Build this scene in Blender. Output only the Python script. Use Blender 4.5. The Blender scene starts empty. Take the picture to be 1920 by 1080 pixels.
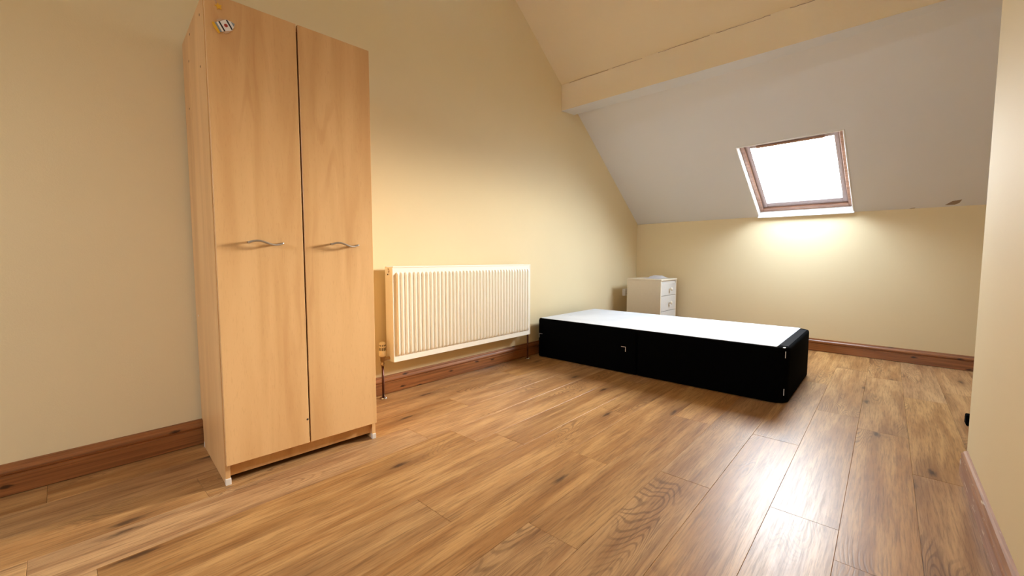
import bpy, bmesh, math, random
from mathutils import Vector, Matrix
R = math.radians
SC = bpy.context.scene
COL = SC.collection
V = Vector

# ------------------------------------------------------------------ camera, world, exposure
FPX, YAW, PITCH, ROLL, CAM_H = 778.35, R(42.1), R(-4.06), R(0.09), 0.88
fw = V((math.cos(YAW) * math.cos(PITCH), math.sin(YAW) * math.cos(PITCH), math.sin(PITCH)))
rt = V((math.sin(YAW), -math.cos(YAW), 0)); up = rt.cross(fw)
rt2 = rt * math.cos(ROLL) + up * math.sin(ROLL); up2 = up * math.cos(ROLL) - rt * math.sin(ROLL)
cd = bpy.data.cameras.new('camera'); cd.sensor_width = 36; cd.lens = 36 * FPX / 1920; cd.clip_start = .02
cam = bpy.data.objects.new('camera', cd); COL.objects.link(cam)
cam.matrix_world = Matrix(((rt2.x, up2.x, -fw.x, 0), (rt2.y, up2.y, -fw.y, 0), (rt2.z, up2.z, -fw.z, CAM_H), (0, 0, 0, 1)))
SC.camera = cam

# hazy bright sky: thin overcast with a low sun glowing through it beyond the roof window
OVERCAST, GLOW = 41.0, 5.4
wd = bpy.data.worlds.new('hazy_sky'); SC.world = wd; wd.use_nodes = True
wt = wd.node_tree; bg = wt.nodes['Background']
sky = wt.nodes.new('ShaderNodeTexSky'); sky.sky_type = 'NISHITA'; sky.sun_disc = False
sky.sun_elevation = R(16); sky.sun_rotation = R(107); sky.dust_density = 7; sky.air_density = 1
add = wt.nodes.new('ShaderNodeVectorMath'); add.operation = 'MULTIPLY_ADD'
hs = wt.nodes.new('ShaderNodeHueSaturation'); hs.inputs['Saturation'].default_value = .38
wt.links.new(sky.outputs[0], hs.inputs['Color']); wt.links.new(hs.outputs[0], add.inputs[0]); add.inputs[1].default_value = (GLOW,) * 3; add.inputs[2].default_value = tuple(OVERCAST * c for c in (.80, .94, 1.14))
# below the horizon lie roofs and ground, much darker than the sky
geo = wt.nodes.new('ShaderNodeTexCoord'); sp = wt.nodes.new('ShaderNodeSeparateXYZ'); hz = wt.nodes.new('ShaderNodeMapRange'); gm = wt.nodes.new('ShaderNodeMix'); gm.data_type = 'RGBA'
hz.interpolation_type = 'SMOOTHSTEP'; hz.inputs[1].default_value = -.24; hz.inputs[2].default_value = .02
wt.links.new(geo.outputs['Generated'], sp.inputs[0]); wt.links.new(sp.outputs[2], hz.inputs[0]); wt.links.new(hz.outputs[0], gm.inputs[0])
gm.inputs[6].default_value = tuple(OVERCAST * c for c in (.40, .39, .36)) + (1,); wt.links.new(add.outputs[0], gm.inputs[7])
wt.links.new(gm.outputs[2], bg.inputs[0]); bg.inputs[1].default_value = 1.0
wd.cycles.sampling_method = 'MANUAL'; wd.cycles.sample_map_resolution = 256

vs = SC.view_settings
SC.display_settings.display_device = 'sRGB'
vs.view_transform = 'Standard'; vs.look = 'None'; vs.gamma = 1; vs.exposure = -0.12; vs.use_curve_mapping = False
cy = SC.cycles
cy.max_bounces = 14; cy.diffuse_bounces = 10; cy.glossy_bounces = 4; cy.transparent_max_bounces = 8
cy.caustics_reflective = False; cy.caustics_refractive = False; cy.sample_clamp_indirect = 12
cy.use_denoising = True

# ------------------------------------------------------------------ small helpers
def srgb(r, g, b):
    f = lambda c: (c / 255 / 12.92) if c / 255 <= .04045 else ((c / 255 + .055) / 1.055) ** 2.4
    return (f(r), f(g), f(b), 1)

class N:
    """tiny node-graph writer"""
    def __init__(s, name):
        s.m = bpy.data.materials.new(name); s.m.use_nodes = True
        s.t = s.m.node_tree; s.b = s.t.nodes['Principled BSDF']; s.out = s.t.nodes['Material Output']
    def n(s, typ, **k):
        o = s.t.nodes.new(typ)
        for a, v in k.items(): setattr(o, a, v)
        return o
    def l(s, a, b): s.t.links.new(a, b)
    def put(s, sock, v):
        if isinstance(v, bpy.types.NodeSocket): s.l(v, sock)
        else: sock.default_value = v
    def math(s, op, a, b=0, c=0, clamp=False):
        o = s.n('ShaderNodeMath', operation=op, use_clamp=clamp)
        for i, v in enumerate((a, b, c)): s.put(o.inputs[i], v)
        return o.outputs[0]
    def vmath(s, op, a, b):
        o = s.n('ShaderNodeVectorMath', operation=op)
        s.put(o.inputs[0], a); s.put(o.inputs[1], b); return o.outputs[0]
    def noise(s, vec, scale=1, detail=2, rough=.5, dist=0):
        o = s.n('ShaderNodeTexNoise'); s.l(vec, o.inputs['Vector'])
        o.inputs['Scale'].default_value = scale; o.inputs['Detail'].default_value = detail
        o.inputs['Roughness'].default_value = rough; o.inputs['Distortion'].default_value = dist
        return o.outputs[0]
    def ramp(s, fac, a, b, smooth=True):
        o = s.n('ShaderNodeMapRange'); o.interpolation_type = 'SMOOTHSTEP' if smooth else 'LINEAR'
        s.put(o.inputs[0], fac); o.inputs[1].default_value = a; o.inputs[2].default_value = b
        return o.outputs[0]
    def mix(s, fac, a, b, typ='MIX'):
        o = s.n('ShaderNodeMix', data_type='RGBA', blend_type=typ)
        s.put(o.inputs[0], fac); s.put(o.inputs[6], a); s.put(o.inputs[7], b); return o.outputs[2]
    def bump(s, h, strength=.1, dist=.01):
        o = s.n('ShaderNodeBump'); o.inputs['Strength'].default_value = strength; o.inputs['Distance'].default_value = dist
        s.l(h, o.inputs['Height']); s.l(o.outputs[0], s.b.inputs['Normal'])
    def coord(s, which='Object'): return s.n('ShaderNodeTexCoord').outputs[which]
    def pos(s): return s.n('ShaderNodeNewGeometry').outputs['Position']
    def set(s, color=None, rough=None, metal=None, spec=None):
        if color is not None: s.put(s.b.inputs['Base Color'], color)
        if rough is not None: s.put(s.b.inputs['Roughness'], rough)
        if metal is not None: s.b.inputs['Metallic'].default_value = metal
        if spec is not None: s.b.inputs['Specular IOR Level'].default_value = spec
        return s.m

M = {}
def plain(name, col, rough=.5, metal=0, spec=.5, var=.06, scale=40):
    g = N(name); p = g.coord()
    f = g.ramp(g.noise(p, scale, 3), .3, .7)
    dark = tuple(c * (1 - var) for c in col[:3]) + (1,)
    M[name] = g.set(g.mix(f, dark, col), rough, metal, spec); return M[name]

def paint(name, col, var=.03):
    g = N(name); p = g.pos()
    f = g.ramp(g.noise(p, 1.3, 3), .3, .7)
    c = g.mix(f, tuple(x * (1 - var) for x in col[:3]) + (1,), col)
    g.bump(g.noise(p, 260, 2, .6), .10, .004)
    M[name] = g.set(c, .75, 0, .25)

paint('cream_wall_paint', srgb(226, 210, 171))
paint('ceiling_paint', srgb(216, 216, 214))
paint('cream_ceiling_paint', srgb(224, 208, 174))
paint('lining_white', srgb(238, 238, 236))

def floor_mat():
    g = N('oak_laminate'); p = g.pos()
    rnd = g.n('ShaderNodeObjectInfo').outputs['Random']
    off = g.n('ShaderNodeCombineXYZ')
    g.put(off.inputs[0], g.math('MULTIPLY', rnd, 53.0)); g.put(off.inputs[1], g.math('MULTIPLY', rnd, 17.3)); g.put(off.inputs[2], g.math('MULTIPLY', rnd, 91.0))
    q = g.vmath('ADD', p, off.outputs[0])
    def sc(x, y): return g.vmath('MULTIPLY', q, (x, y, 1))
    streak = g.noise(sc(1.7, 17), 1, 5, .6, .45)
    fine = g.noise(sc(7, 150), 1, 4, .65)
    hair = g.noise(sc(16, 330), 1, 2, .6)
    # cathedral figure: contour lines of a slow field, only in patches
    fld = g.noise(sc(1.1, 7.0), 1, 1.0, .4, .35)
    wob = g.noise(sc(12, 60), 1, 2, .5)
    ph = g.math('ADD', g.math('MULTIPLY', fld, 300), g.math('MULTIPLY', wob, 3.0))
    ln = g.ramp(g.math('SINE', ph), .0, 1.0)
    msk = g.ramp(g.noise(sc(1.6, 4.0), 1, 1, .5), .53, .66)
    ln = g.math('MULTIPLY', ln, msk)
    # knots: a few per plank, stretched along the grain, ragged
    vo = g.n('ShaderNodeTexVoronoi', voronoi_dimensions='2D'); g.l(sc(1.35, 5.2), vo.inputs['Vector']); vo.inputs['Scale'].default_value = 1.0
    sep = g.n('ShaderNodeSeparateColor'); g.l(vo.outputs['Color'], sep.inputs[0])
    kd = g.math('ADD', vo.outputs['Distance'], g.math('MULTIPLY', g.math('SUBTRACT', g.noise(sc(16, 45), 1, 3, .6), .5), .16))
    gate = g.ramp(sep.outputs[0], .50, .62)
    knot = g.math('MULTIPLY', g.math('SUBTRACT', 1.0, g.ramp(kd, .005, .10)), gate)
    halo = g.math('MULTIPLY', g.math('SUBTRACT', 1.0, g.ramp(kd, .06, .42)), gate)
    light, mid, dark = srgb(194, 150, 98), srgb(160, 114, 69), srgb(88, 56, 34)
    c = g.mix(g.ramp(streak, .34, .66), mid, light)
    c = g.mix(g.math('MULTIPLY', g.ramp(g.noise(sc(1.3, 26), 1, 4, .55, .3), .56, .72), .42), c, srgb(122, 82, 52))
    c = g.mix(g.math('MULTIPLY', g.ramp(fine, .44, .68), .42), c, dark)
    c = g.mix(g.math('MULTIPLY', g.ramp(hair, .48, .72), .24), c, dark)
    c = g.mix(g.math('MULTIPLY', ln, .50), c, dark)
    c = g.mix(g.math('MULTIPLY', halo, .38), c, srgb(112, 74, 46))
    c = g.mix(g.math('MULTIPLY', knot, .85), c, srgb(62, 40, 28))
    r2 = g.math('FRACT', g.math('MULTIPLY', rnd, 7.77))
    hv = g.n('ShaderNodeHueSaturation'); g.l(c, hv.inputs['Color'])
    g.put(hv.inputs['Value'], g.math('ADD', .87, g.math('MULTIPLY', rnd, .13)))
    g.put(hv.inputs['Saturation'], g.math('ADD', .93, g.math('MULTIPLY', r2, .10)))
    g.bump(g.math('ADD', fine, g.math('MULTIPLY', ln, -.6)), .06, .002)
    M['oak_laminate'] = g.set(hv.outputs[0], g.math('ADD', .30, g.math('MULTIPLY', fine, .16)), 0, .23)
floor_mat()

def beech():
    g = N('beech_veneer'); p = g.coord()
    rnd = g.math('MULTIPLY', g.n('ShaderNodeObjectInfo').outputs['Random'], 40)
    cx = g.n('ShaderNodeCombineXYZ'); g.put(cx.inputs[0], rnd); g.put(cx.inputs[2], rnd)
    q = g.vmath('ADD', p, cx.outputs[0])
    s = lambda a, b: g.vmath('MULTIPLY', q, (a, a, b))
    broad = g.noise(s(11, .9), 1, 3, .5, .5)
    fld = g.noise(s(7, .8), 1, 1.5, .5, .2)
    ln = g.ramp(g.math('SINE', g.math('MULTIPLY', fld, 95)), .1, 1)
    msk = g.ramp(g.noise(s(5, 1.1), 1, 1), .5, .7)
    fleck = g.ramp(g.noise(s(260, 35), 1, 2), .55, .75)
    c = g.mix(g.ramp(broad, .3, .7), srgb(202, 157, 105), srgb(218, 176, 124))
    c = g.mix(g.math('MULTIPLY', g.math('MULTIPLY', ln, msk), .3), c, srgb(184, 132, 82))
    c = g.mix(g.math('MULTIPLY', fleck, .18), c, srgb(176, 124, 78))
    M['beech_veneer'] = g.set(c, .38, 0, .4)
beech()

def pine():
    g = N('stained_pine'); p = g.coord()
    s = lambda a, b: g.vmath('MULTIPLY', p, (a, a, b))
    st = g.noise(s(2.0, 70), 1, 4, .55, .6)
    vo = g.n('ShaderNodeTexVoronoi', voronoi_dimensions='2D'); xz = g.n('ShaderNodeCombineXYZ'); sx_ = g.n('ShaderNodeSeparateXYZ'); g.l(s(4.2, 14), sx_.inputs[0]); g.l(sx_.outputs[0], xz.inputs[0]); g.l(sx_.outputs[2], xz.inputs[1]); g.l(xz.outputs[0], vo.inputs['Vector']); vo.inputs['Scale'].default_value = 1
    sep = g.n('ShaderNodeSeparateColor'); g.l(vo.outputs['Color'], sep.inputs[0])
    kd = g.math('ADD', vo.outputs['Distance'], g.math('MULTIPLY', g.math('SUBTRACT', g.noise(s(60, 90), 1, 2), .5), .12))
    knot = g.math('MULTIPLY', g.math('SUBTRACT', 1.0, g.ramp(kd, .04, .13)), g.math('GREATER_THAN', sep.outputs[0], .45))
    c = g.mix(g.ramp(st, .3, .7), srgb(120, 72, 38), srgb(158, 101, 57))
    c = g.mix(g.math('MULTIPLY', knot, .9), c, srgb(46, 22, 10))
    M['stained_pine'] = g.set(c, .33, 0, .5)
    g = N('worn_pine'); p = g.coord()
    st = g.noise(g.vmath('MULTIPLY', p, (2, 60, 60)), 1, 4, .55, .6)
    chip = g.ramp(g.noise(g.vmath('MULTIPLY', p, (9, 60, 60)), 1, 3, .6), .60, .68)
    c = g.mix(g.ramp(st, .3, .7), srgb(140, 96, 66), srgb(176, 132, 98))
    c = g.mix(g.math('MULTIPLY', chip, .8), c, srgb(224, 208, 182))
    M['worn_pine'] = g.set(c, .45, 0, .4)
    g = N('window_pine'); p = g.coord()
    st = g.noise(g.vmath('MULTIPLY', p, (40, 6, 40)), 1, 3, .5, .4)
    M['window_pine'] = g.set(g.mix(g.ramp(st, .3, .7), srgb(134, 98, 78), srgb(166, 126, 102)), .35, 0, .5)
pine()

plain('radiator_enamel', srgb(240, 236, 224), .32, 0, .5, .02)
plain('valve_plastic', srgb(230, 212, 172), .45)
plain('slot_dark', srgb(30, 26, 22), .7)
plain('brass', srgb(178, 150, 110), .35, .9)
plain('pipe_brown', srgb(92, 48, 30), .35, .35, .5, .25, 60)
plain('chrome', srgb(215, 215, 215), .15, 1)
plain('handle_steel', srgb(188, 182, 176), .38, .9)
plain('rust_stain', srgb(120, 84, 40), .7)
plain('white_plastic', srgb(232, 228, 222), .4)
plain('clear_plastic', srgb(214, 206, 196), .3)
plain('cream_laminate', srgb(224, 213, 192), .42, 0, .4, .02)
plain('cream_front', srgb(205, 200, 192), .42, 0, .4, .02)
plain('black_fabric', srgb(7, 7, 8), 1.0, 0, .02, .3, 900)
plain('border_fabric', srgb(26, 26, 30), .95, 0, .15, .5, 700)
plain('silver_trim', srgb(205, 205, 205), .35, .6)
plain('dark_gap', srgb(8, 7, 8), .9, 0, .1)
plain('sticker_white', srgb(236, 232, 230), .5)
plain('sticker_black', srgb(24, 24, 34), .5)
plain('sticker_red', srgb(166, 56, 46), .5)
plain('sticker_grey', srgb(140, 152, 160), .5)
plain('sticker_yellow', srgb(222, 168, 40), .5)
plain('sticker_tan', srgb(196, 160, 128), .5)
plain('bare_plaster', srgb(150, 130, 110), .9)
plain('sash_flare_grey', srgb(176, 160, 158), .4)  # sash colour paled to imitate flare from the bright pane
plain('paper_white', srgb(236, 234, 236), .6)
def topsheet():
    g = N('white_top_cloth'); p = g.coord()
    f = g.ramp(g.noise(p, 2.5, 3), .35, .75)
    s2 = g.ramp(g.noise(g.vmath('MULTIPLY', p, (9, 9, 9)), 1, 2), .68, .75)
    c = g.mix(f, srgb(206, 211, 219), srgb(218, 223, 230))
    c = g.mix(g.math('MULTIPLY', s2, .25), c, srgb(170, 172, 190))
    M['white_top_cloth'] = g.set(c, .8, 0, .2)
topsheet()
def glass():
    g = N('window_glass'); g.t.nodes.remove(g.b)
    tr = g.n('ShaderNodeBsdfTransparent'); tr.inputs[0].default_value = (.97, .985, .98, 1)
    gl = g.n('ShaderNodeBsdfGlossy'); gl.inputs['Roughness'].default_value = .02
    bk = g.n('ShaderNodeNewGeometry').outputs['Backfacing']
    fr = g.n('ShaderNodeFresnel'); g.l(g.math('POWER', 1.3, g.math('SUBTRACT', 1.0, g.math('MULTIPLY', bk, 2.0))), fr.inputs[0])   # same reflection from either face
    mx = g.n('ShaderNodeMixShader'); g.l(fr.outputs[0], mx.inputs[0]); g.l(tr.outputs[0], mx.inputs[1]); g.l(gl.outputs[0], mx.inputs[2])
    g.l(mx.outputs[0], g.out.inputs[0]); M['window_glass'] = g.m
glass()

# ------------------------------------------------------------------ mesh helpers
def obj(name, bm, mat, parent=None, smooth=False):
    bmesh.ops.recalc_face_normals(bm, faces=bm.faces)
    me = bpy.data.meshes.new(name); bm.to_mesh(me); bm.free()
    if smooth:
        for p in me.polygons: p.use_smooth = True
    me.materials.append(M[mat])
    o = bpy.data.objects.new(name, me); COL.objects.link(o)
    if parent: o.parent = parent
    return o
def empty(name, loc=(0, 0, 0), rz=0):
    o = bpy.data.objects.new(name, None); COL.objects.link(o); o.location = loc; o.rotation_euler = (0, 0, rz)
    o.empty_display_size = .1; return o
def tag(o, label, cat=None, group=None, kind=None):
    o['label'] = label
    if cat: o['category'] = cat
    if group: o['group'] = group
    if kind: o['kind'] = kind
    return o
def box(bm, lo, hi, bev=0, seg=1):
    vs_ = [bm.verts.new((x, y, z)) for z in (lo[2], hi[2]) for y in (lo[1], hi[1]) for x in (lo[0], hi[0])]
    fs = [bm.faces.new([vs_[i] for i in f]) for f in ((0, 2, 3, 1), (4, 5, 7, 6), (0, 1, 5, 4), (1, 3, 7, 5), (3, 2, 6, 7), (2, 0, 4, 6))]
    if bev:
        es = list({e for f in fs for e in f.edges})
        bmesh.ops.bevel(bm, geom=es, offset=bev, segments=seg, affect='EDGES', profile=.5)
    return bm
def bx(lo, hi, bev=0, seg=1): return box(bmesh.new(), lo, hi, bev, seg)
def prism(bm, pts, f):
    """pts: closed 2-D outline; f(pt, k) -> 3-D for k = 0, 1"""
    a = [bm.verts.new(f(p, 0)) for p in pts]; b = [bm.verts.new(f(p, 1)) for p in pts]
    n = len(pts)
    for i in range(n): bm.faces.new((a[i], a[(i + 1) % n], b[(i + 1) % n], b[i]))
    bm.faces.new(a[::-1]); bm.faces.new(b); return bm
def lathe(bm, prof, c=(0, 0, 0), axis=2, n=24):
    """prof: (radius, height) from the bottom up"""
    rings = []
    for r_, h in prof:
        ring = []
        for k in range(n):
            a = 2 * math.pi * k / n; p = [r_ * math.cos(a), r_ * math.sin(a), h]
            if axis == 0: p = [p[2], p[0], p[1]]
            if axis == 1: p = [p[0], p[2], p[1]]
            ring.append(bm.verts.new((p[0] + c[0], p[1] + c[1], p[2] + c[2])))
        rings.append(ring)
    for a, b in zip(rings, rings[1:]):
        for k in range(n): bm.faces.new((a[k], a[(k + 1) % n], b[(k + 1) % n], b[k]))
    bm.faces.new(rings[0][::-1]); bm.faces.new(rings[-1]); return bm
def tube(bm, path, rx, ry=None, n=10):
    ry = ry or rx; path = [V(p) for p in path]; rings = []
    for i, p in enumerate(path):
        d = (path[min(i + 1, len(path) - 1)] - path[max(i - 1, 0)]).normalized()
        s = d.cross(V((0, 0, 1)))
        if s.length < 1e-4: s = V((1, 0, 0))
        s.normalize(); t = s.cross(d).normalized()
        rings.append([bm.verts.new(p + s * rx * math.cos(2 * math.pi * k / n) + t * ry * math.sin(2 * math.pi * k / n)) for k in range(n)])
    for a, b in zip(rings, rings[1:]):
        for k in range(n): bm.faces.new((a[k], a[(k + 1) % n], b[(k + 1) % n], b[k]))
    bm.faces.new(rings[0][::-1]); bm.faces.new(rings[-1]); return bm

# ------------------------------------------------------------------ the room
YG = 2.39                                   # inner face of the tall wall beside the radiator
A = V((5.023, YG, 1.321)); K2 = V((4.82, -.529, 1.298)); CC = V((3.616, YG, 2.344))
NRM = (K2 - A).cross(CC - A).normalized()
if NRM.z < 0: NRM = -NRM                    # outward normal of the far slope
U = (A - K2).normalized(); W = NRM; VV = W.cross(U)
if VV.z < 0: VV = -VV
def S(u, v, w): return K2 + U * u + VV * v + W * w
YA = -1.6; XB = -2.6; ZC = 3.25; TH = .15   # alcove wall, back wall, flat ceiling, thickness
kx = lambda y: K2.x + (A.x - K2.x) * (y - K2.y) / (A.y - K2.y)
slope_x = lambda z: A.x - (z - A.z) / ((CC.z - A.z) / (A.x - CC.x))

def struct(o, label, cat): return tag(o, label, cat, kind='structure')

f2 = lambda y0, y1: (lambda p, k: (p[0], (y0, y1)[k], p[1]))
gp = [(XB - .2, -.06), (5.3, -.06), (5.3, 1.22), (slope_x(ZC) + .02, ZC + .1), (-.02, ZC + .1), (XB - .2, 1.27)]
struct(obj('wall_left', prism(bmesh.new(), gp, f2(YG, YG + TH)), 'cream_wall_paint'), 'tall cream gable wall that the wardrobe and radiator stand against', 'wall')
pp_ = [(XB - .1, -.06), (2.49, -.06), (2.535, ZC - .02), (0, ZC + .1), (XB - .1, 1.35)]
struct(obj('wall_right', prism(bmesh.new(), pp_, f2(-.42, -.28)), 'cream_wall_paint'), 'plain cream partition wall ending in a vertical edge near the window', 'wall')
ap = [(2.0, -.06), (5.3, -.06), (5.3, 1.22), (slope_x(ZC) + .02, ZC + .1), (2.0, ZC + .1)]
struct(obj('wall_alcove', prism(bmesh.new(), ap, f2(YA - TH, YA)), 'cream_wall_paint'), 'cream wall closing the alcove behind the partition', 'wall')
bm = bmesh.new()
prism(bm, [(kx(YG + .1), YG + .1), (kx(YA - .1), YA - .1), (kx(YA - .1) + TH, YA - .1), (kx(YG + .1) + TH, YG + .1)], lambda p, k: (p[0], p[1], (-.06, 1.312)[k]))
struct(obj('wall_far', bm, 'cream_wall_paint'), 'low cream knee wall under the sloping ceiling and roof window', 'wall')
struct(obj('wall_back', bx((XB - TH, YA - .1, -.06), (XB, YG + .1, 1.45)), 'cream_wall_paint'), 'low cream knee wall behind the camera', 'wall')
struct(obj('wall_alcove_return', bx((2.0, YA - .1, -.06), (2.12, -.3, ZC + .05)), 'cream_wall_paint'), 'cream return wall at the back of the alcove', 'wall')
struct(obj('ceiling', bx((-.35, YA - .2, ZC), (slope_x(ZC) + .3, YG + .2, ZC + .12)), 'ceiling_paint'), 'flat cream strip of ceiling at the top of the loft', 'ceiling')

# far slope with the hole for the roof window
def uv_of(p): d = V(p) - K2; return d.dot(U), d.dot(VV)
u_l = uv_of((4.54, 1.038, 1.6))[0]; u_r = uv_of((4.49, .271, 1.6))[0]
WIN = (u_r, u_l, .012, .955)                # u0, u1, v0, v1 of the plaster opening
def ring_slab(frame, outer, inner, w0, w1):
    bm = bmesh.new()
    q = lambda r, w: [bm.verts.new(frame(u, v, w)) for u, v in ((r[0], r[2]), (r[1], r[2]), (r[1], r[3]), (r[0], r[3]))]
    o0, i0, o1, i1 = q(outer, w0), q(inner, w0), q(outer, w1), q(inner, w1)
    for k in range(4):
        j = (k + 1) % 4
        for f in ((o0[k], o0[j], i0[j], i0[k]), (o1[k], i1[k], i1[j], o1[j]), (o0[k], o1[k], o1[j], o0[j]), (i0[k], i0[j], i1[j], i1[k])): bm.faces.new(f)
    return bm
u_g = uv_of(A)[0]
VS = uv_of((3.53, 1.0, 2.41))[1]              # the purlin hides this joint
slope = struct(obj('ceiling_slope', ring_slab(S, (-1.4, u_g + .25, -.16, VS), WIN, 0, .13), 'ceiling_paint'), 'pale grey-white sloping ceiling with the roof window cut into it', 'ceiling')
UPS = [(3.60, 2.345), (2.10, 3.43), (2.19, 3.56), (3.69, 2.475)]   # section of the upper slope
struct(obj('ceiling_slope_upper', prism(bmesh.new(), UPS, lambda p, k: (p[0], (YA - .2, YG + .2)[k], p[1])), 'cream_ceiling_paint'), 'cream sloping ceiling above the boxed-in beam', 'ceiling')
# opposite slope behind the camera, mirrored, with its own roof window
ang = math.atan(.729)
VB = V((math.cos(ang), 0, math.sin(ang))); WB = V((-math.sin(ang), 0, math.cos(ang))); UB = V((0, 1, 0)); KB = V((XB, 0, 1.32))
def SB(u, v, w): return KB + UB * u + VB * v + WB * w
WINB = (.50, 1.25, .03, .92)
struct(obj('ceiling_slope_back', ring_slab(SB, (YA - .2, YG + .2, -.16, 3.0), WINB, 0, .13), 'ceiling_paint'), 'sloping ceiling behind the camera with a second roof window', 'ceiling')

# boxed-in purlin
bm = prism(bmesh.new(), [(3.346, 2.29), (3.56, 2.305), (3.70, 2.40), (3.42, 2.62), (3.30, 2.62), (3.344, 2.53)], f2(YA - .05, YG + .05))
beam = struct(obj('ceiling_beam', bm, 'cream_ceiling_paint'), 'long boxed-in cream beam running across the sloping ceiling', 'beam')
beam.data.materials.append(M['ceiling_paint'])   # its underside takes the greyer material of the lower slope
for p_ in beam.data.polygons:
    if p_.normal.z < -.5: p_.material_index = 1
# hairline cracks along the joint of beam and upper slope
random.seed(2); y_ = 2.30
while y_ > -.4:
    ln_ = random.uniform(.12, .42); n_ = int(ln_ / .03) + 2; pts_ = []
    for i in range(n_):
        yy = y_ - ln_ * i / (n_ - 1); pts_.append((3.3435 + random.uniform(-.001, .001), yy, 2.5265 + random.uniform(-.003, .001)))
    obj('crack', tube(bmesh.new(), pts_, .0016, .0016, 6), 'bare_plaster', beam)
    y_ -= ln_ + random.uniform(.02, .15)
# flaked paint where slope and knee wall meet
def flake(pts, name):
    bm = bmesh.new(); prism(bm, [uv_of(p) for p in pts], lambda p, k: S(p[0], p[1], (-.002, .004)[k])); return obj(name, bm, 'bare_plaster', slope)
def on_slope(px, py):
    d = fw + rt2 * ((px - 960) / FPX) - up2 * ((py - 540) / FPX)
    C0 = V((0, 0, CAM_H)); return C0 + d * ((A - C0).dot(W) / d.dot(W))
flake([on_slope(*p) for p in ((1772, 384), (1786, 377), (1804, 374), (1799, 380), (1790, 383.5))], 'flaked_patch')
flake([on_slope(*p) for p in ((1705, 391.5), (1710, 390), (1716, 389.2), (1715, 390.3))], 'flaked_patch')

def roof_window(frame, r, name, label):
    e = empty(name, frame((r[0] + r[1]) / 2, r[2], 0)); struct(e, label, 'window')
    T = Matrix.Translation(-e.location)
    F_ = lambda u, v, w: T @ frame(u, v, w)
    u0, u1, v0, v1 = r
    def b4(u_a, u_b, v_a, v_b, w_a, w_b, nm, mat, par=e, bev=.003):
        bm = bmesh.new(); box(bm, (u_a, v_a, w_a), (u_b, v_b, w_b), bev)
        for vtx in bm.verts: vtx.co = F_(*vtx.co)
        return obj(nm, bm, mat, par)
    def ring(a, b, w_a, w_b, nm, mat, par=e):
        (au0, au1, av0, av1), t, tb = a, b[0], b[1]
        for lo, hi in (((au0, av0), (au0 + t, av1)), ((au1 - t, av0), (au1, av1)), ((au0 + t, av0), (au1 - t, av0 + tb)), ((au0 + t, av1 - tb), (au1 - t, av1))):
            b4(lo[0], hi[0], lo[1], hi[1], w_a, w_b, nm, mat, par)
    # lining boards, a hair proud of the plaster
    t = .012
    ring((u0 - .002, u1 + .002, v0 - .002, v1 + .002), (t, t), -.006, .058, 'lining_board', 'lining_white')
    b4(u0 - .004, u1 + .004, v0 - .004, v0 + .008, -.024, -.005, 'lining_board', 'lining_white')   # bottom board stands out as a narrow sill
    a = (u0 + t - .003, u1 - t + .003, v0 + t - .003, v1 - t + .003)
    ring(a, (.034, .040), .052, .135, 'frame_rail', 'window_pine')
    a2 = (a[0] + .028, a[1] - .028, a[2] + .036, a[3] - .036)
    ring(a2, (.046, .062), .072, .122, 'sash_rail', 'sash_flare_grey')
    a3 = (a2[0] + .040, a2[1] - .040, a2[2] + .056, a2[3] - .056)
    b4(a3[0], a3[1], a3[2], a3[3], .104, .110, 'pane', 'window_glass', bev=0)
    # glazing bead and opening bar
    ring((a3[0], a3[1], a3[2], a3[3]), (.010, .010), .096, .103, 'glazing_bead', 'lining_white')
    b4(a2[0] + .10, a2[1] - .10, a2[3] - .052, a2[3] - .030, .052, .066, 'opening_bar', 'window_pine')
    # light portal over the glazed opening
    ld = bpy.data.lights.new(name + '_portal', 'AREA'); ld.shape = 'RECTANGLE'; ld.size = a3[1] - a3[0]; ld.size_y = a3[3] - a3[2]; ld.cycles.is_portal = True
    lo = bpy.data.objects.new(name + '_portal', ld); COL.objects.link(lo)
    c = frame((u0 + u1) / 2, (v0 + v1) / 2, .136); zax = (frame(0, 0, 1) - frame(0, 0, 0)).normalized(); xax = (frame(1, 0, 0) - frame(0, 0, 0)).normalized(); yax = zax.cross(xax)
    lo.matrix_world = Matrix(((xax.x, yax.x, zax.x, c.x), (xax.y, yax.y, zax.y, c.y), (xax.z, yax.z, zax.z, c.z), (0, 0, 0, 1)))
    lo['kind'] = 'helper'
roof_window(S, WIN, 'window_1', 'bright roof window with brown wooden frame in the sloping ceiling')
roof_window(SB, WINB, 'window_2', 'second roof window in the slope behind the camera')

# ------------------------------------------------------------------ floor of laminate planks
fl = struct(obj('floor', bx((XB - .1, YA - .1, -.06), (5.2, YG + .1, -.012)), 'dark_gap'), 'warm oak laminate plank floor', 'floor')
random.seed(4)
PW, PL = .1935, 1.285
known = {-2: 2.325, -1: 1.493, 0: 1.67, 1: 2.324, 2: 1.65, 3: 1.024, 5: .851, 6: 1.455, 9: 1.63}
for k in range(-9, 13):
    y0 = .076 + PW * k; y1 = y0 + PW
    y0, y1 = max(y0, YA - .05), min(y1, YG + .05)
    if y1 - y0 < .01: continue
    x = known.get(k, random.uniform(0, PL))
    while x > XB: x -= PL
    while x < 5.1:
        a, b = max(x, XB - .05), min(x + PL, 5.12)
        if b - a > .02:
            o = obj('plank', bx((a - (a + b) / 2 + .0002, y0 - (y0 + y1) / 2 + .0002, -.012), ((b - a) / 2 - .0002, (y1 - y0) / 2 - .0002, 0), .0008), 'oak_laminate', fl)
            o.location = ((a + b) / 2, (y0 + y1) / 2, random.uniform(-.0004, .0004))
        x += PL

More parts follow.
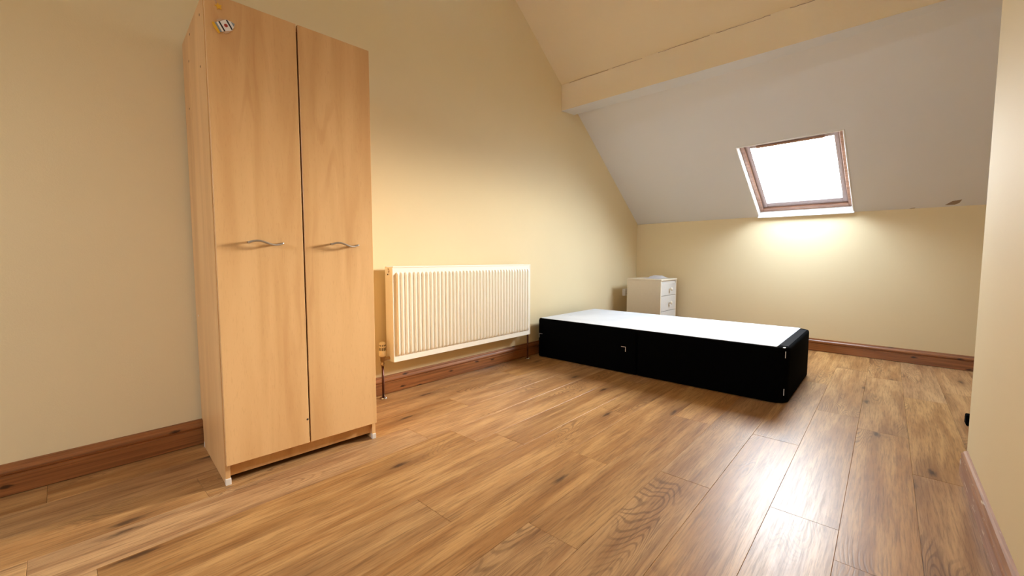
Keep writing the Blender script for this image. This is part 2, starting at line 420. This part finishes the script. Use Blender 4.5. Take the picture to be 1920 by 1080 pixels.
# ------------------------------------------------------------------ baseboards
BPROF = [(0, .003), (.019, .003), (.019, .070), (.011, .073), (.011, .078), (.018, .082), (.019, .089), (.016, .098), (.011, .104), (.010, .110), (.008, .116), (0, .118)]
def baseboard(name, p0, p1, label, mat='stained_pine', prof=BPROF):
    """runs p0 -> p1 along the wall foot; the profile grows to the left of that direction"""
    p0, p1 = V((*p0, 0)), V((*p1, 0)); d = (p1 - p0); ln = d.length
    bm = prism(bmesh.new(), prof, lambda p, k: (k * ln, p[0], p[1]))
    o = obj(name, bm, mat); o.location = p0; o.rotation_euler = (0, 0, math.atan2(d.y, d.x))
    return struct(o, label, 'baseboard')
bl = baseboard('baseboard_left', (5.0, YG), (XB, YG), 'stained pine skirting board along the gable wall behind wardrobe and radiator')
baseboard('baseboard_far', (kx(YA), YA), (kx(YG), YG), 'stained pine skirting board along the low knee wall')
baseboard('baseboard_right', (XB, -.28), (2.47, -.28), 'worn pine skirting board with flaked white paint on the partition', 'worn_pine',
          [(0, .002), (.020, .002), (.020, .060), (.016, .066), (.019, .074), (.018, .084), (.012, .092), (.006, .097), (0, .098)])

# ------------------------------------------------------------------ wardrobe
wr = tag(empty('wardrobe', (.408, 1.859, 0), R(-3.2)), 'tall two-door beech-effect wardrobe standing beside the radiator', 'wardrobe')
WW, WDp, WH = .615, .505, 1.822
P = lambda nm, lo, hi, mat='beech_veneer', bev=.001, par=wr: obj(nm, bx(lo, hi, bev), mat, par)
# side panels, scribed round the skirting at the back
for x0 in (0, WW - .016):
    prof = [(0, .002), (WDp - .03, .002), (WDp - .03, .125), (WDp, .128), (WDp, WH), (0, WH)]
    obj('side_panel', prism(bmesh.new(), prof, lambda p, k: (x0 + .016 * k, p[0], p[1])), 'beech_veneer', wr)
P('top_panel', (.016, .001, WH - .017), (WW - .016, WDp, WH - .001))
P('bottom_panel', (.016, .001, .082), (WW - .016, WDp - .03, .098))
P('back_panel', (.016, WDp - .012, .128), (WW - .016, WDp - .006, WH - .017))
P('plinth', (.016, .022, .025), (WW - .016, .036, .082))
P('divider', (WW / 2 - .008, .004, .098), (WW / 2 + .008, WDp - .02, WH - .017), 'dark_gap')  # coloured black to stand in for the shade between the doors
def wave_handle(door, cx_, cz):
    bm = bmesh.new(); n = 28; path = []
    for i in range(n + 1):
        t = i / n; x = cx_ - .061 + .122 * t
        path.append((x, -.018 - .021 + .003 * math.cos(2 * math.pi * t), cz + .0075 * math.sin(2 * math.pi * t * 1.0) * (1.0 if t < .5 else 1.05)))
    tube(bm, path, .0052, .0042, 12)
    for i in (1, n - 1):
        p = path[i]; tube(bm, [(p[0], -.017, p[2]), (p[0], p[1], p[2])], .0042, None, 10)
    return obj('handle', bm, 'handle_steel', door, True)
G = .0032
d1 = P('door', (.002, -.018, .082), (WW / 2 - G, -.002, WH + .003), bev=.0012)
d2 = P('door', (WW / 2 + G, -.018, .082), (WW - .001, -.002, WH + .003), bev=.0012)
wave_handle(d1, .163, .940); wave_handle(d2, .476, .940)
kh = obj('screw_hole', lathe(bmesh.new(), [(.0042, -.0186), (.0042, -.010)], (WW / 2 - .0085, 0, .187), 1, 12), 'slot_dark', d1)
for x0 in (-.001, WW - .0175):
    P('foot_cap', (x0, -.004, 0), (x0 + .0185, .014, .026), 'clear_plastic', .0015)
    P('foot_cap', (x0, WDp - .048, 0), (x0 + .0185, WDp - .031, .026), 'clear_plastic', .0015)
for y, z in ((.07, 1.775), (.30, 1.79), (.35, 1.70), (.10, 1.60), (.40, 1.52), (.45, .62)):
    obj('screw_cap', lathe(bmesh.new(), [(.0045, -.0008), (.0045, .001)], (0, y, z), 0, 12), 'pipe_brown' if z > .7 else 'white_plastic', wr)
# stickers on the door, seen as cut-outs with a printed face
def flat(pts, nm, mat, par, y0=-.0182, th=.002):
    return obj(nm, prism(bmesh.new(), pts, lambda p, k: (p[0], (y0, y0 - th)[k], p[1])), mat, par)
def rot(pts, c, a): return [(c[0] + x * math.cos(a) - z * math.sin(a), c[1] + x * math.sin(a) + z * math.cos(a)) for x, z in pts]
rc, ra = (.064, 1.727), R(30)
rk = flat(rot([(-.024, -.016), (.012, -.018), (.024, -.009), (.032, 0), (.024, .009), (.012, .018), (-.024, .016)], rc, ra), 'rocket_sticker', 'sticker_white', d1)
rk['label'] = 'rocket-shaped sticker with black bands and a red window'
for pts, nm, mt in (([(-.017, -.0165), (-.012, -.0168), (-.012, .0168), (-.017, .0165)], 'band', 'sticker_black'),
                    ([(.010, -.0175), (.015, -.0155), (.015, .0155), (.010, .0175)], 'band', 'sticker_black'),
                    ([(-.030, -.016), (-.024, -.016), (-.024, .016), (-.030, .016)], 'tail', 'sticker_grey'),
                    ([(.023, -.009), (.032, 0), (.023, .009)], 'nose_cone', 'sticker_grey'),
                    ([(-.038, -.019), (-.031, -.017), (-.031, .017), (-.038, .019), (-.041, .004)], 'flame', 'sticker_yellow'),
                    ([(-.022, .016), (.008, .0185), (-.004, .024), (-.018, .024)], 'fin', 'sticker_tan'),
                    ([(-.022, -.016), (.008, -.0185), (-.004, -.024), (-.018, -.024)], 'fin', 'sticker_tan')):
    flat(rot(pts, rc, ra), nm, mt, rk, -.0182, .0024)
flat(rot([(.0058 * math.cos(t * math.pi / 8), .0058 * math.sin(t * math.pi / 8)) for t in range(16)], rc, ra), 'porthole', 'sticker_red', rk, -.0182, .0026)
sc_ = (.044, 1.786)
st = flat(rot([((.0125 if k % 2 == 0 else .006) * math.sin(k * math.pi / 5), (.0125 if k % 2 == 0 else .006) * math.cos(k * math.pi / 5)) for k in range(10)], sc_, R(15)), 'star_sticker', 'sticker_yellow', d1)
st['label'] = 'small yellow star sticker with a tan trail'
flat([(.024, 1.822), (.029, 1.822), (.040, 1.798), (.036, 1.795)], 'star_trail', 'sticker_tan', st, -.0182, .0016)

# ------------------------------------------------------------------ radiator
RX0, RX1, RZ0, RZ1, RYF, RYB = 1.405, 2.745, .228, .828, 2.262, 2.350
rad = tag(empty('radiator', (RX0, YG, 0)), 'white ribbed panel radiator on the gable wall beside the wardrobe', 'radiator')
lx = lambda x: x - RX0
def ribbed(y_front, sgn, nm):
    """pressed steel panel: vertical ridges with rounded ends between flat borders"""
    bm = bmesh.new(); nr = 40; wdt = RX1 - RX0 - .012; pitch = (wdt - .03) / nr
    xs = [0.0]; prof = [0.0]
    for i in range(nr):
        x0 = .015 + i * pitch
        for f, h in ((.0, 0), (.20, 0), (.29, .8), (.35, 1), (.65, 1), (.71, .8), (.80, 0)):
            xs.append(x0 + f * pitch); prof.append(h)
    xs += [wdt - .015, wdt]; prof += [0, 0]
    zs = [0, .034, .040, .046, .052, .548, .554, .560, .566, .600]; env = [0, 0, .45, .85, 1, 1, .85, .45, 0, 0]
    grid = [[bm.verts.new((.006 + x, y_front - YG - sgn * .014 * p * e + sgn * .006, RZ0 + z)) for x, p in zip(xs, prof)] for z, e in zip(zs, env)]
    for a, b in zip(grid, grid[1:]):
        for i in range(len(a) - 1): bm.faces.new((a[i], a[i + 1], b[i + 1], b[i]))
    # folded edges
    ed = [e for e in bm.edges if e.is_boundary]
    ex = bmesh.ops.extrude_edge_only(bm, edges=ed)
    for g_ in ex['geom']:
        if isinstance(g_, bmesh.types.BMVert): g_.co.y += sgn * .012
    return obj(nm, bm, 'radiator_enamel', rad, False)
ribbed(RYF, 1, 'front_panel')
obj('back_panel', bx((.02, RYB - .014 - YG, RZ0 + .01), (RX1 - RX0 - .02, RYB - YG, RZ1 - .01), .004), 'radiator_enamel', rad)
for x0 in (0, RX1 - RX0 - .008):
    s_ = obj('side_cover', bx((x0, RYF + .004 - YG, RZ0 + .001), (x0 + .008, RYB - YG, RZ1 - .001), .002), 'radiator_enamel', rad)
# top grille: border rails and slats
for y0 in (RYF + .002, RYB - .012): obj('grille_rail', bx((.004, y0 - YG, RZ1 - .006), (RX1 - RX0 - .004, y0 + .010 - YG, RZ1 + .002), .001), 'radiator_enamel', rad)
bm = bx((0, RYF + .012 - YG, RZ1 - .007), (.007, RYB - .012 - YG, RZ1 - .0005)); proto = obj('grille_slat', bm, 'radiator_enamel', rad)
nsl = 66
for i in range(nsl):
    o = proto if i == 0 else proto.copy()
    if i: COL.objects.link(o)
    o.location.x = .012 + i * (RX1 - RX0 - .031) / (nsl - 1)
for x0 in (.25, RX1 - RX0 - .25 - .03): obj('wall_bracket', bx((x0, RYB - .004 - YG, RZ0 + .06), (x0 + .03, .006, RZ1 - .06), .002), 'radiator_enamel', rad)
vt = obj('air_vent', lathe(bmesh.new(), [(.0085, -.006), (.0085, -.002), (.0055, -.001), (.0055, .004)], (-.0005, RYF + .045 - YG, RZ1 - .045), 0, 16), 'radiator_enamel', rad)
obj('bleed_screw', lathe(bmesh.new(), [(.005, -.0075), (.005, 0)], (0, RYF + .045 - YG, RZ1 - .048), 0, 12), 'slot_dark', vt)
obj('rust_stain', tube(bmesh.new(), [(-.0006, RYF + .045 - YG, RZ1 - .038), (-.0006, RYF + .038 - YG, RZ1 - .026), (-.0006, RYF + .044 - YG, RZ1 - .014), (-.0006, RYF + .052 - YG, RZ1 - .014)], .0022, .0022, 8), 'rust_stain', vt)
# thermostatic valve, pipes and floor collars
PYL = 2.318 - YG; PX = 1.358 - RX0
tv = obj('valve_body', lathe(bmesh.new(), [(.008, .205), (.0125, .207), (.0125, .226), (.0095, .228), (.0095, .236), (.014, .238), (.014, .262), (.016, .264), (.016, .272)], (PX, PYL, 0), 2, 20), 'brass', rad, True)
obj('union_nut', lathe(bmesh.new(), [(.009, .006), (.0135, .008), (.0135, .022), (.010, .024), (.010, .05)], (PX, PYL, .250), 0, 8), 'brass', tv)
hd = obj('thermostatic_head', lathe(bmesh.new(), [(.015, .268), (.0215, .272), (.023, .284), (.0225, .300), (.019, .304), (.019, .326), (.0205, .330), (.0195, .346), (.0155, .356), (.006, .360)], (PX, PYL, 0), 2, 28), 'valve_plastic', rad, True)
for k in range(12):
    a = k * math.pi / 6; c, s_ = math.cos(a), math.sin(a)
    for (z0, z1, rr) in ((.306, .324, .0193), (.334, .343, .0203)):
        bm = bx((rr - .002, -.0022, z0), (rr + .0004, .0022, z1))
        for v_ in bm.verts: v_.co = (PX + v_.co.x * c - v_.co.y * s_, PYL + v_.co.x * s_ + v_.co.y * c, v_.co.z)
        obj('slot', bm, 'slot_dark', hd)
pl_ = obj('pipe', lathe(bmesh.new(), [(.0075, .002), (.0075, .208)], (PX, PYL, 0), 2, 16), 'pipe_brown', rad, True)
COLLAR = [(.022, 0), (.023, .003), (.019, .006), (.012, .009), (.008, .0095)]
obj('floor_collar', lathe(bmesh.new(), COLLAR, (PX, PYL, 0), 2, 24), 'chrome', rad, True)
PXR = 2.772 - RX0
obj('pipe', lathe(bmesh.new(), [(.0075, .002), (.0075, .245)], (PXR, PYL, 0), 2, 16), 'pipe_brown', rad, True)
obj('floor_collar', lathe(bmesh.new(), COLLAR, (PXR, PYL, 0), 2, 24), 'chrome', rad, True)
ls = obj('lockshield_valve', lathe(bmesh.new(), [(.009, .225), (.0125, .228), (.0125, .262), (.011, .266), (.011, .29), (.008, .293)], (PXR, PYL, 0), 2, 18), 'white_plastic', rad, True)
obj('union_nut', lathe(bmesh.new(), [(.0095, -.032), (.0125, -.022), (.0125, -.010), (.009, 0)], (PXR, PYL, .248), 0, 10), 'brass', ls)

# ------------------------------------------------------------------ divan bed base
BX0, BX1, BY0, BY1, BZ, BM = 2.905, 3.865, .412, 2.312, .347, 1.365
bed = tag(empty('divan_bed', ((BX0 + BX1) / 2, (BY0 + BY1) / 2, 0)), 'black fabric single divan bed base with a white top and no mattress', 'bed')
ox, oy = (BX0 + BX1) / 2, (BY0 + BY1) / 2
def rrect(x0, x1, y0, y1, rads, n=7):
    """outline with one corner radius each: (x1,y0) (x1,y1) (x0,y1) (x0,y0)"""
    out = []
    for (cx_, cy_, sx, sy, a0), r_ in zip(((x1, y0, -1, 1, -90), (x1, y1, -1, -1, 0), (x0, y1, 1, -1, 90), (x0, y0, 1, 1, 180)), rads):
        for k in range(n + 1):
            a = R(a0 + 90 * k / n); out.append((cx_ + sx * r_ + r_ * math.cos(a), cy_ + sy * r_ + r_ * math.sin(a)))
    return out
def base_section(y0, y1, rads, wy0, wy1):
    cx_, cy_ = (BX0 + BX1) / 2, (y0 + y1) / 2
    bm = bmesh.new(); rings = []
    for z, ins in ((.006, .004), (.012, 0), (BZ - .020, 0), (BZ - .008, .003), (BZ - .002, .009), (BZ, .018)):
        pts = rrect(BX0 + ins, BX1 - ins, y0 + ins * .6, y1 - ins * .6, [max(r_ - ins * .5, .006) for r_ in rads])
        rings.append([bm.verts.new((p[0] - ox, p[1] - oy, z)) for p in pts])
    n = len(rings[0])
    for a, b in zip(rings, rings[1:]):
        for k in range(n): bm.faces.new((a[k], a[(k + 1) % n], b[(k + 1) % n], b[k]))
    bm.faces.new(rings[0][::-1]); bm.faces.new(rings[-1])
    o = obj('base_section', bm, 'black_fabric', bed, True)
    for p_ in o.data.polygons:
        if len(p_.vertices) > 4: p_.use_smooth = False
    w = rrect(BX0 + .020, BX1 - .020, wy0, wy1, [.006] * 4, 3)
    obj('top_cover', prism(bmesh.new(), w, lambda p, k: (p[0] - ox, p[1] - oy, BZ - .001 + .0035 * k)), 'white_top_cloth', o)
    return o
sh = base_section(BM + .001, BY1, (.02, .03, .03, .02), BM + .002, BY1 - .022)
sf = base_section(BY0, BM - .001, (.085, .02, .02, .085), BY0 + .062, BM - .002)
for (bx0, bx1, yb) in ((BX0 + .03, BX1 - .03, BY0 + .03),): obj('border_strip', bx((bx0 + .05 - ox, BY0 + .014 - oy, BZ - .001), (bx1 - .05 - ox, BY0 + .0615 - oy, BZ + .0016), .001), 'border_fabric', sf)
# little silver corner trims on the long side and the foot end
def trim(par, plane, c, d_h, d_v, ln=.036, t=.0035):
    """L-shape: corner c, arms in directions d_h along the face and d_v down/up"""
    bm = bmesh.new()
    def arm(a, b):
        lo = [min(p, q) for p, q in zip(a, b)]; hi = [max(p, q) for p, q in zip(a, b)]
        for i in range(3):
            if hi[i] - lo[i] < t: lo[i] -= t / 2; hi[i] += t / 2
        box(bm, lo, hi)
    c = V(c); arm(c, c + V(d_h) * ln); arm(c, c + V((0, 0, d_v)) * ln)
    for v_ in bm.verts: v_.co -= V((ox, oy, 0))
    obj('corner_trim', bm, 'silver_trim', par)
trim(sh, 0, (BX0, 1.455, .207), (0, 1, 0), -1); trim(sh, 0, (BX0, 2.293, .210), (0, -1, 0), -1)
def bar(par, a, b, t=.004):
    bm = bmesh.new(); lo = [min(p, q) - t / 2 for p, q in zip(a, b)]; hi = [max(p, q) + t / 2 for p, q in zip(a, b)]
    box(bm, lo, hi, .001)
    for v_ in bm.verts: v_.co -= V((ox, oy, 0))
    obj('corner_trim', bm, 'silver_trim', par)
xq = BX0 + .030; yq = BY0 + .020
bar(sf, (xq, yq - .002, .285), (xq, yq - .002, .322)); bar(sf, (xq, yq - .002, .055), (xq, yq - .002, .092))
bar(sf, (BX1 - .03, yq - .002, .275), (BX1 - .03, yq - .002, .315)); bar(sf, (BX1 - .03, yq - .002, .04), (BX1 - .03, yq - .002, .07))
bar(sf, (xq - .004, yq + .012, BZ - .002), (xq + .024, yq + .002, BZ - .002), .003)
for x in (BX0 + .12, BX1 - .12):
    for y in (BY0 + .12, BM - .1, BM + .1, BY1 - .12):
        obj('foot', lathe(bmesh.new(), [(.022, 0), (.024, .004), (.024, .012)], (x - ox, y - oy, 0), 2, 14), 'slot_dark', sh if y > BM else sf)

# ------------------------------------------------------------------ bedside chest behind the bed
CX0, CX1, CY0, CY1, CZ = 4.42, 4.865, 1.813, 2.211, .656
ch = tag(empty('bedside_chest', ((CX0 + CX1) / 2, (CY0 + CY1) / 2, 0)), 'small cream chest of drawers with round knobs in the corner behind the bed', 'chest of drawers')
cx, cyy = (CX0 + CX1) / 2, (CY0 + CY1) / 2
def cb(nm, lo, hi, mat='cream_laminate', bev=.002, par=ch): return obj(nm, bx((lo[0] - cx, lo[1] - cyy, lo[2]), (hi[0] - cx, hi[1] - cyy, hi[2]), bev), mat, par)
cb('side_panel', (CX0, CY0 + .002, 0), (CX0 + .016, CY1, CZ - .018)); cb('side_panel', (CX1 - .016, CY0 + .002, 0), (CX1, CY1, CZ - .018))
cb('top_panel', (CX0 - .001, CY0 - .002, CZ - .018), (CX1 + .001, CY1, CZ)); cb('back_panel', (CX0 + .016, CY1 - .008, .03), (CX1 - .016, CY1 - .002, CZ - .018))
cb('top_rail', (CX0 + .016, CY0 + .010, CZ - .052), (CX1 - .016, CY0 + .026, CZ - .018), 'cream_front')
cb('plinth', (CX0 + .016, CY0 + .02, 0), (CX1 - .016, CY0 + .034, .09), 'cream_front')
z = .604
for h_ in (.137, .172, .172):
    dr = cb('drawer', (CX0 + .018, CY0 + .002, z - h_ + .004), (CX1 - .018, CY0 + .018, z), 'cream_front', .0025)
    obj('knob', lathe(bmesh.new(), [(.010, .006), (.008, -.010), (.009, -.016), (.017, -.020), (.019, -.027), (.016, -.032), (.006, -.035)][::-1], (0.015, CY0 - cyy, z - h_ * .47), 1, 20), 'cream_laminate', dr, True)
    z -= h_
# crumpled translucent sheet lying on the chest
random.seed(9)
bm = bmesh.new(); nx, ny = 11, 8; g_ = []
for j in range(ny):
    row = []
    for i in range(nx):
        a, b = i / (nx - 1), j / (ny - 1)
        e_ = min(a, 1 - a, b, 1 - b)
        hgt = .0015 + (.030 * max(0, 1 - ((a - .62) / .33) ** 2) * max(0, 1 - ((b - .5) / .5) ** 2) + random.uniform(0, .007)) * (1 if e_ > 0 else .15)
        row.append(bm.verts.new((4.52 + .29 * a + random.uniform(-.006, .006), 1.875 + .20 * b + random.uniform(-.006, .006), CZ + hgt)))
    g_.append(row)
for a, b in zip(g_, g_[1:]):
    for i in range(nx - 1): bm.faces.new((a[i], a[i + 1], b[i + 1], b[i]))
bmesh.ops.solidify(bm, geom=bm.faces[:], thickness=.001)
tag(obj('crumpled_paper', bm, 'paper_white', None, True), 'crumpled white sheet lying on the cream chest of drawers', 'paper')

# ------------------------------------------------------------------ wall socket
so = tag(empty('wall_socket', (4.73, YG, .472)), 'white double power socket low on the gable wall beside the chest', 'socket')
obj('back_box', bx((-.073, -.026, -.043), (.073, .001, .043), .002), 'white_plastic', so)
pt = obj('face_plate', bx((-.074, -.036, -.044), (.074, -.026, .044), .003), 'white_plastic', so)
for sx in (-.036, .036):
    obj('switch', bx((sx - .006, -.040, .016), (sx + .006, -.034, .034), .001), 'cream_front', pt)
    for px_, pz in ((0, .006), (-.011, -.016), (.011, -.016)): obj('pin_hole', bx((sx + px_ - .003, -.0365, pz - .003), (sx + px_ + .003, -.034, pz + .003)), 'slot_dark', pt)

# ------------------------------------------------------------------ small dark thing just past the end of the partition
bm = bx((-.035, -.06, 0), (.035, .06, .055), .006, 2)
for v_ in bm.verts:
    if v_.co.z > .03: v_.co.x *= .7
sb = obj('black_block', bm, 'black_fabric'); sb.location = (3.235, -.408, 0)
tag(sb, 'small black block on the floor just past the end of the partition', 'block')
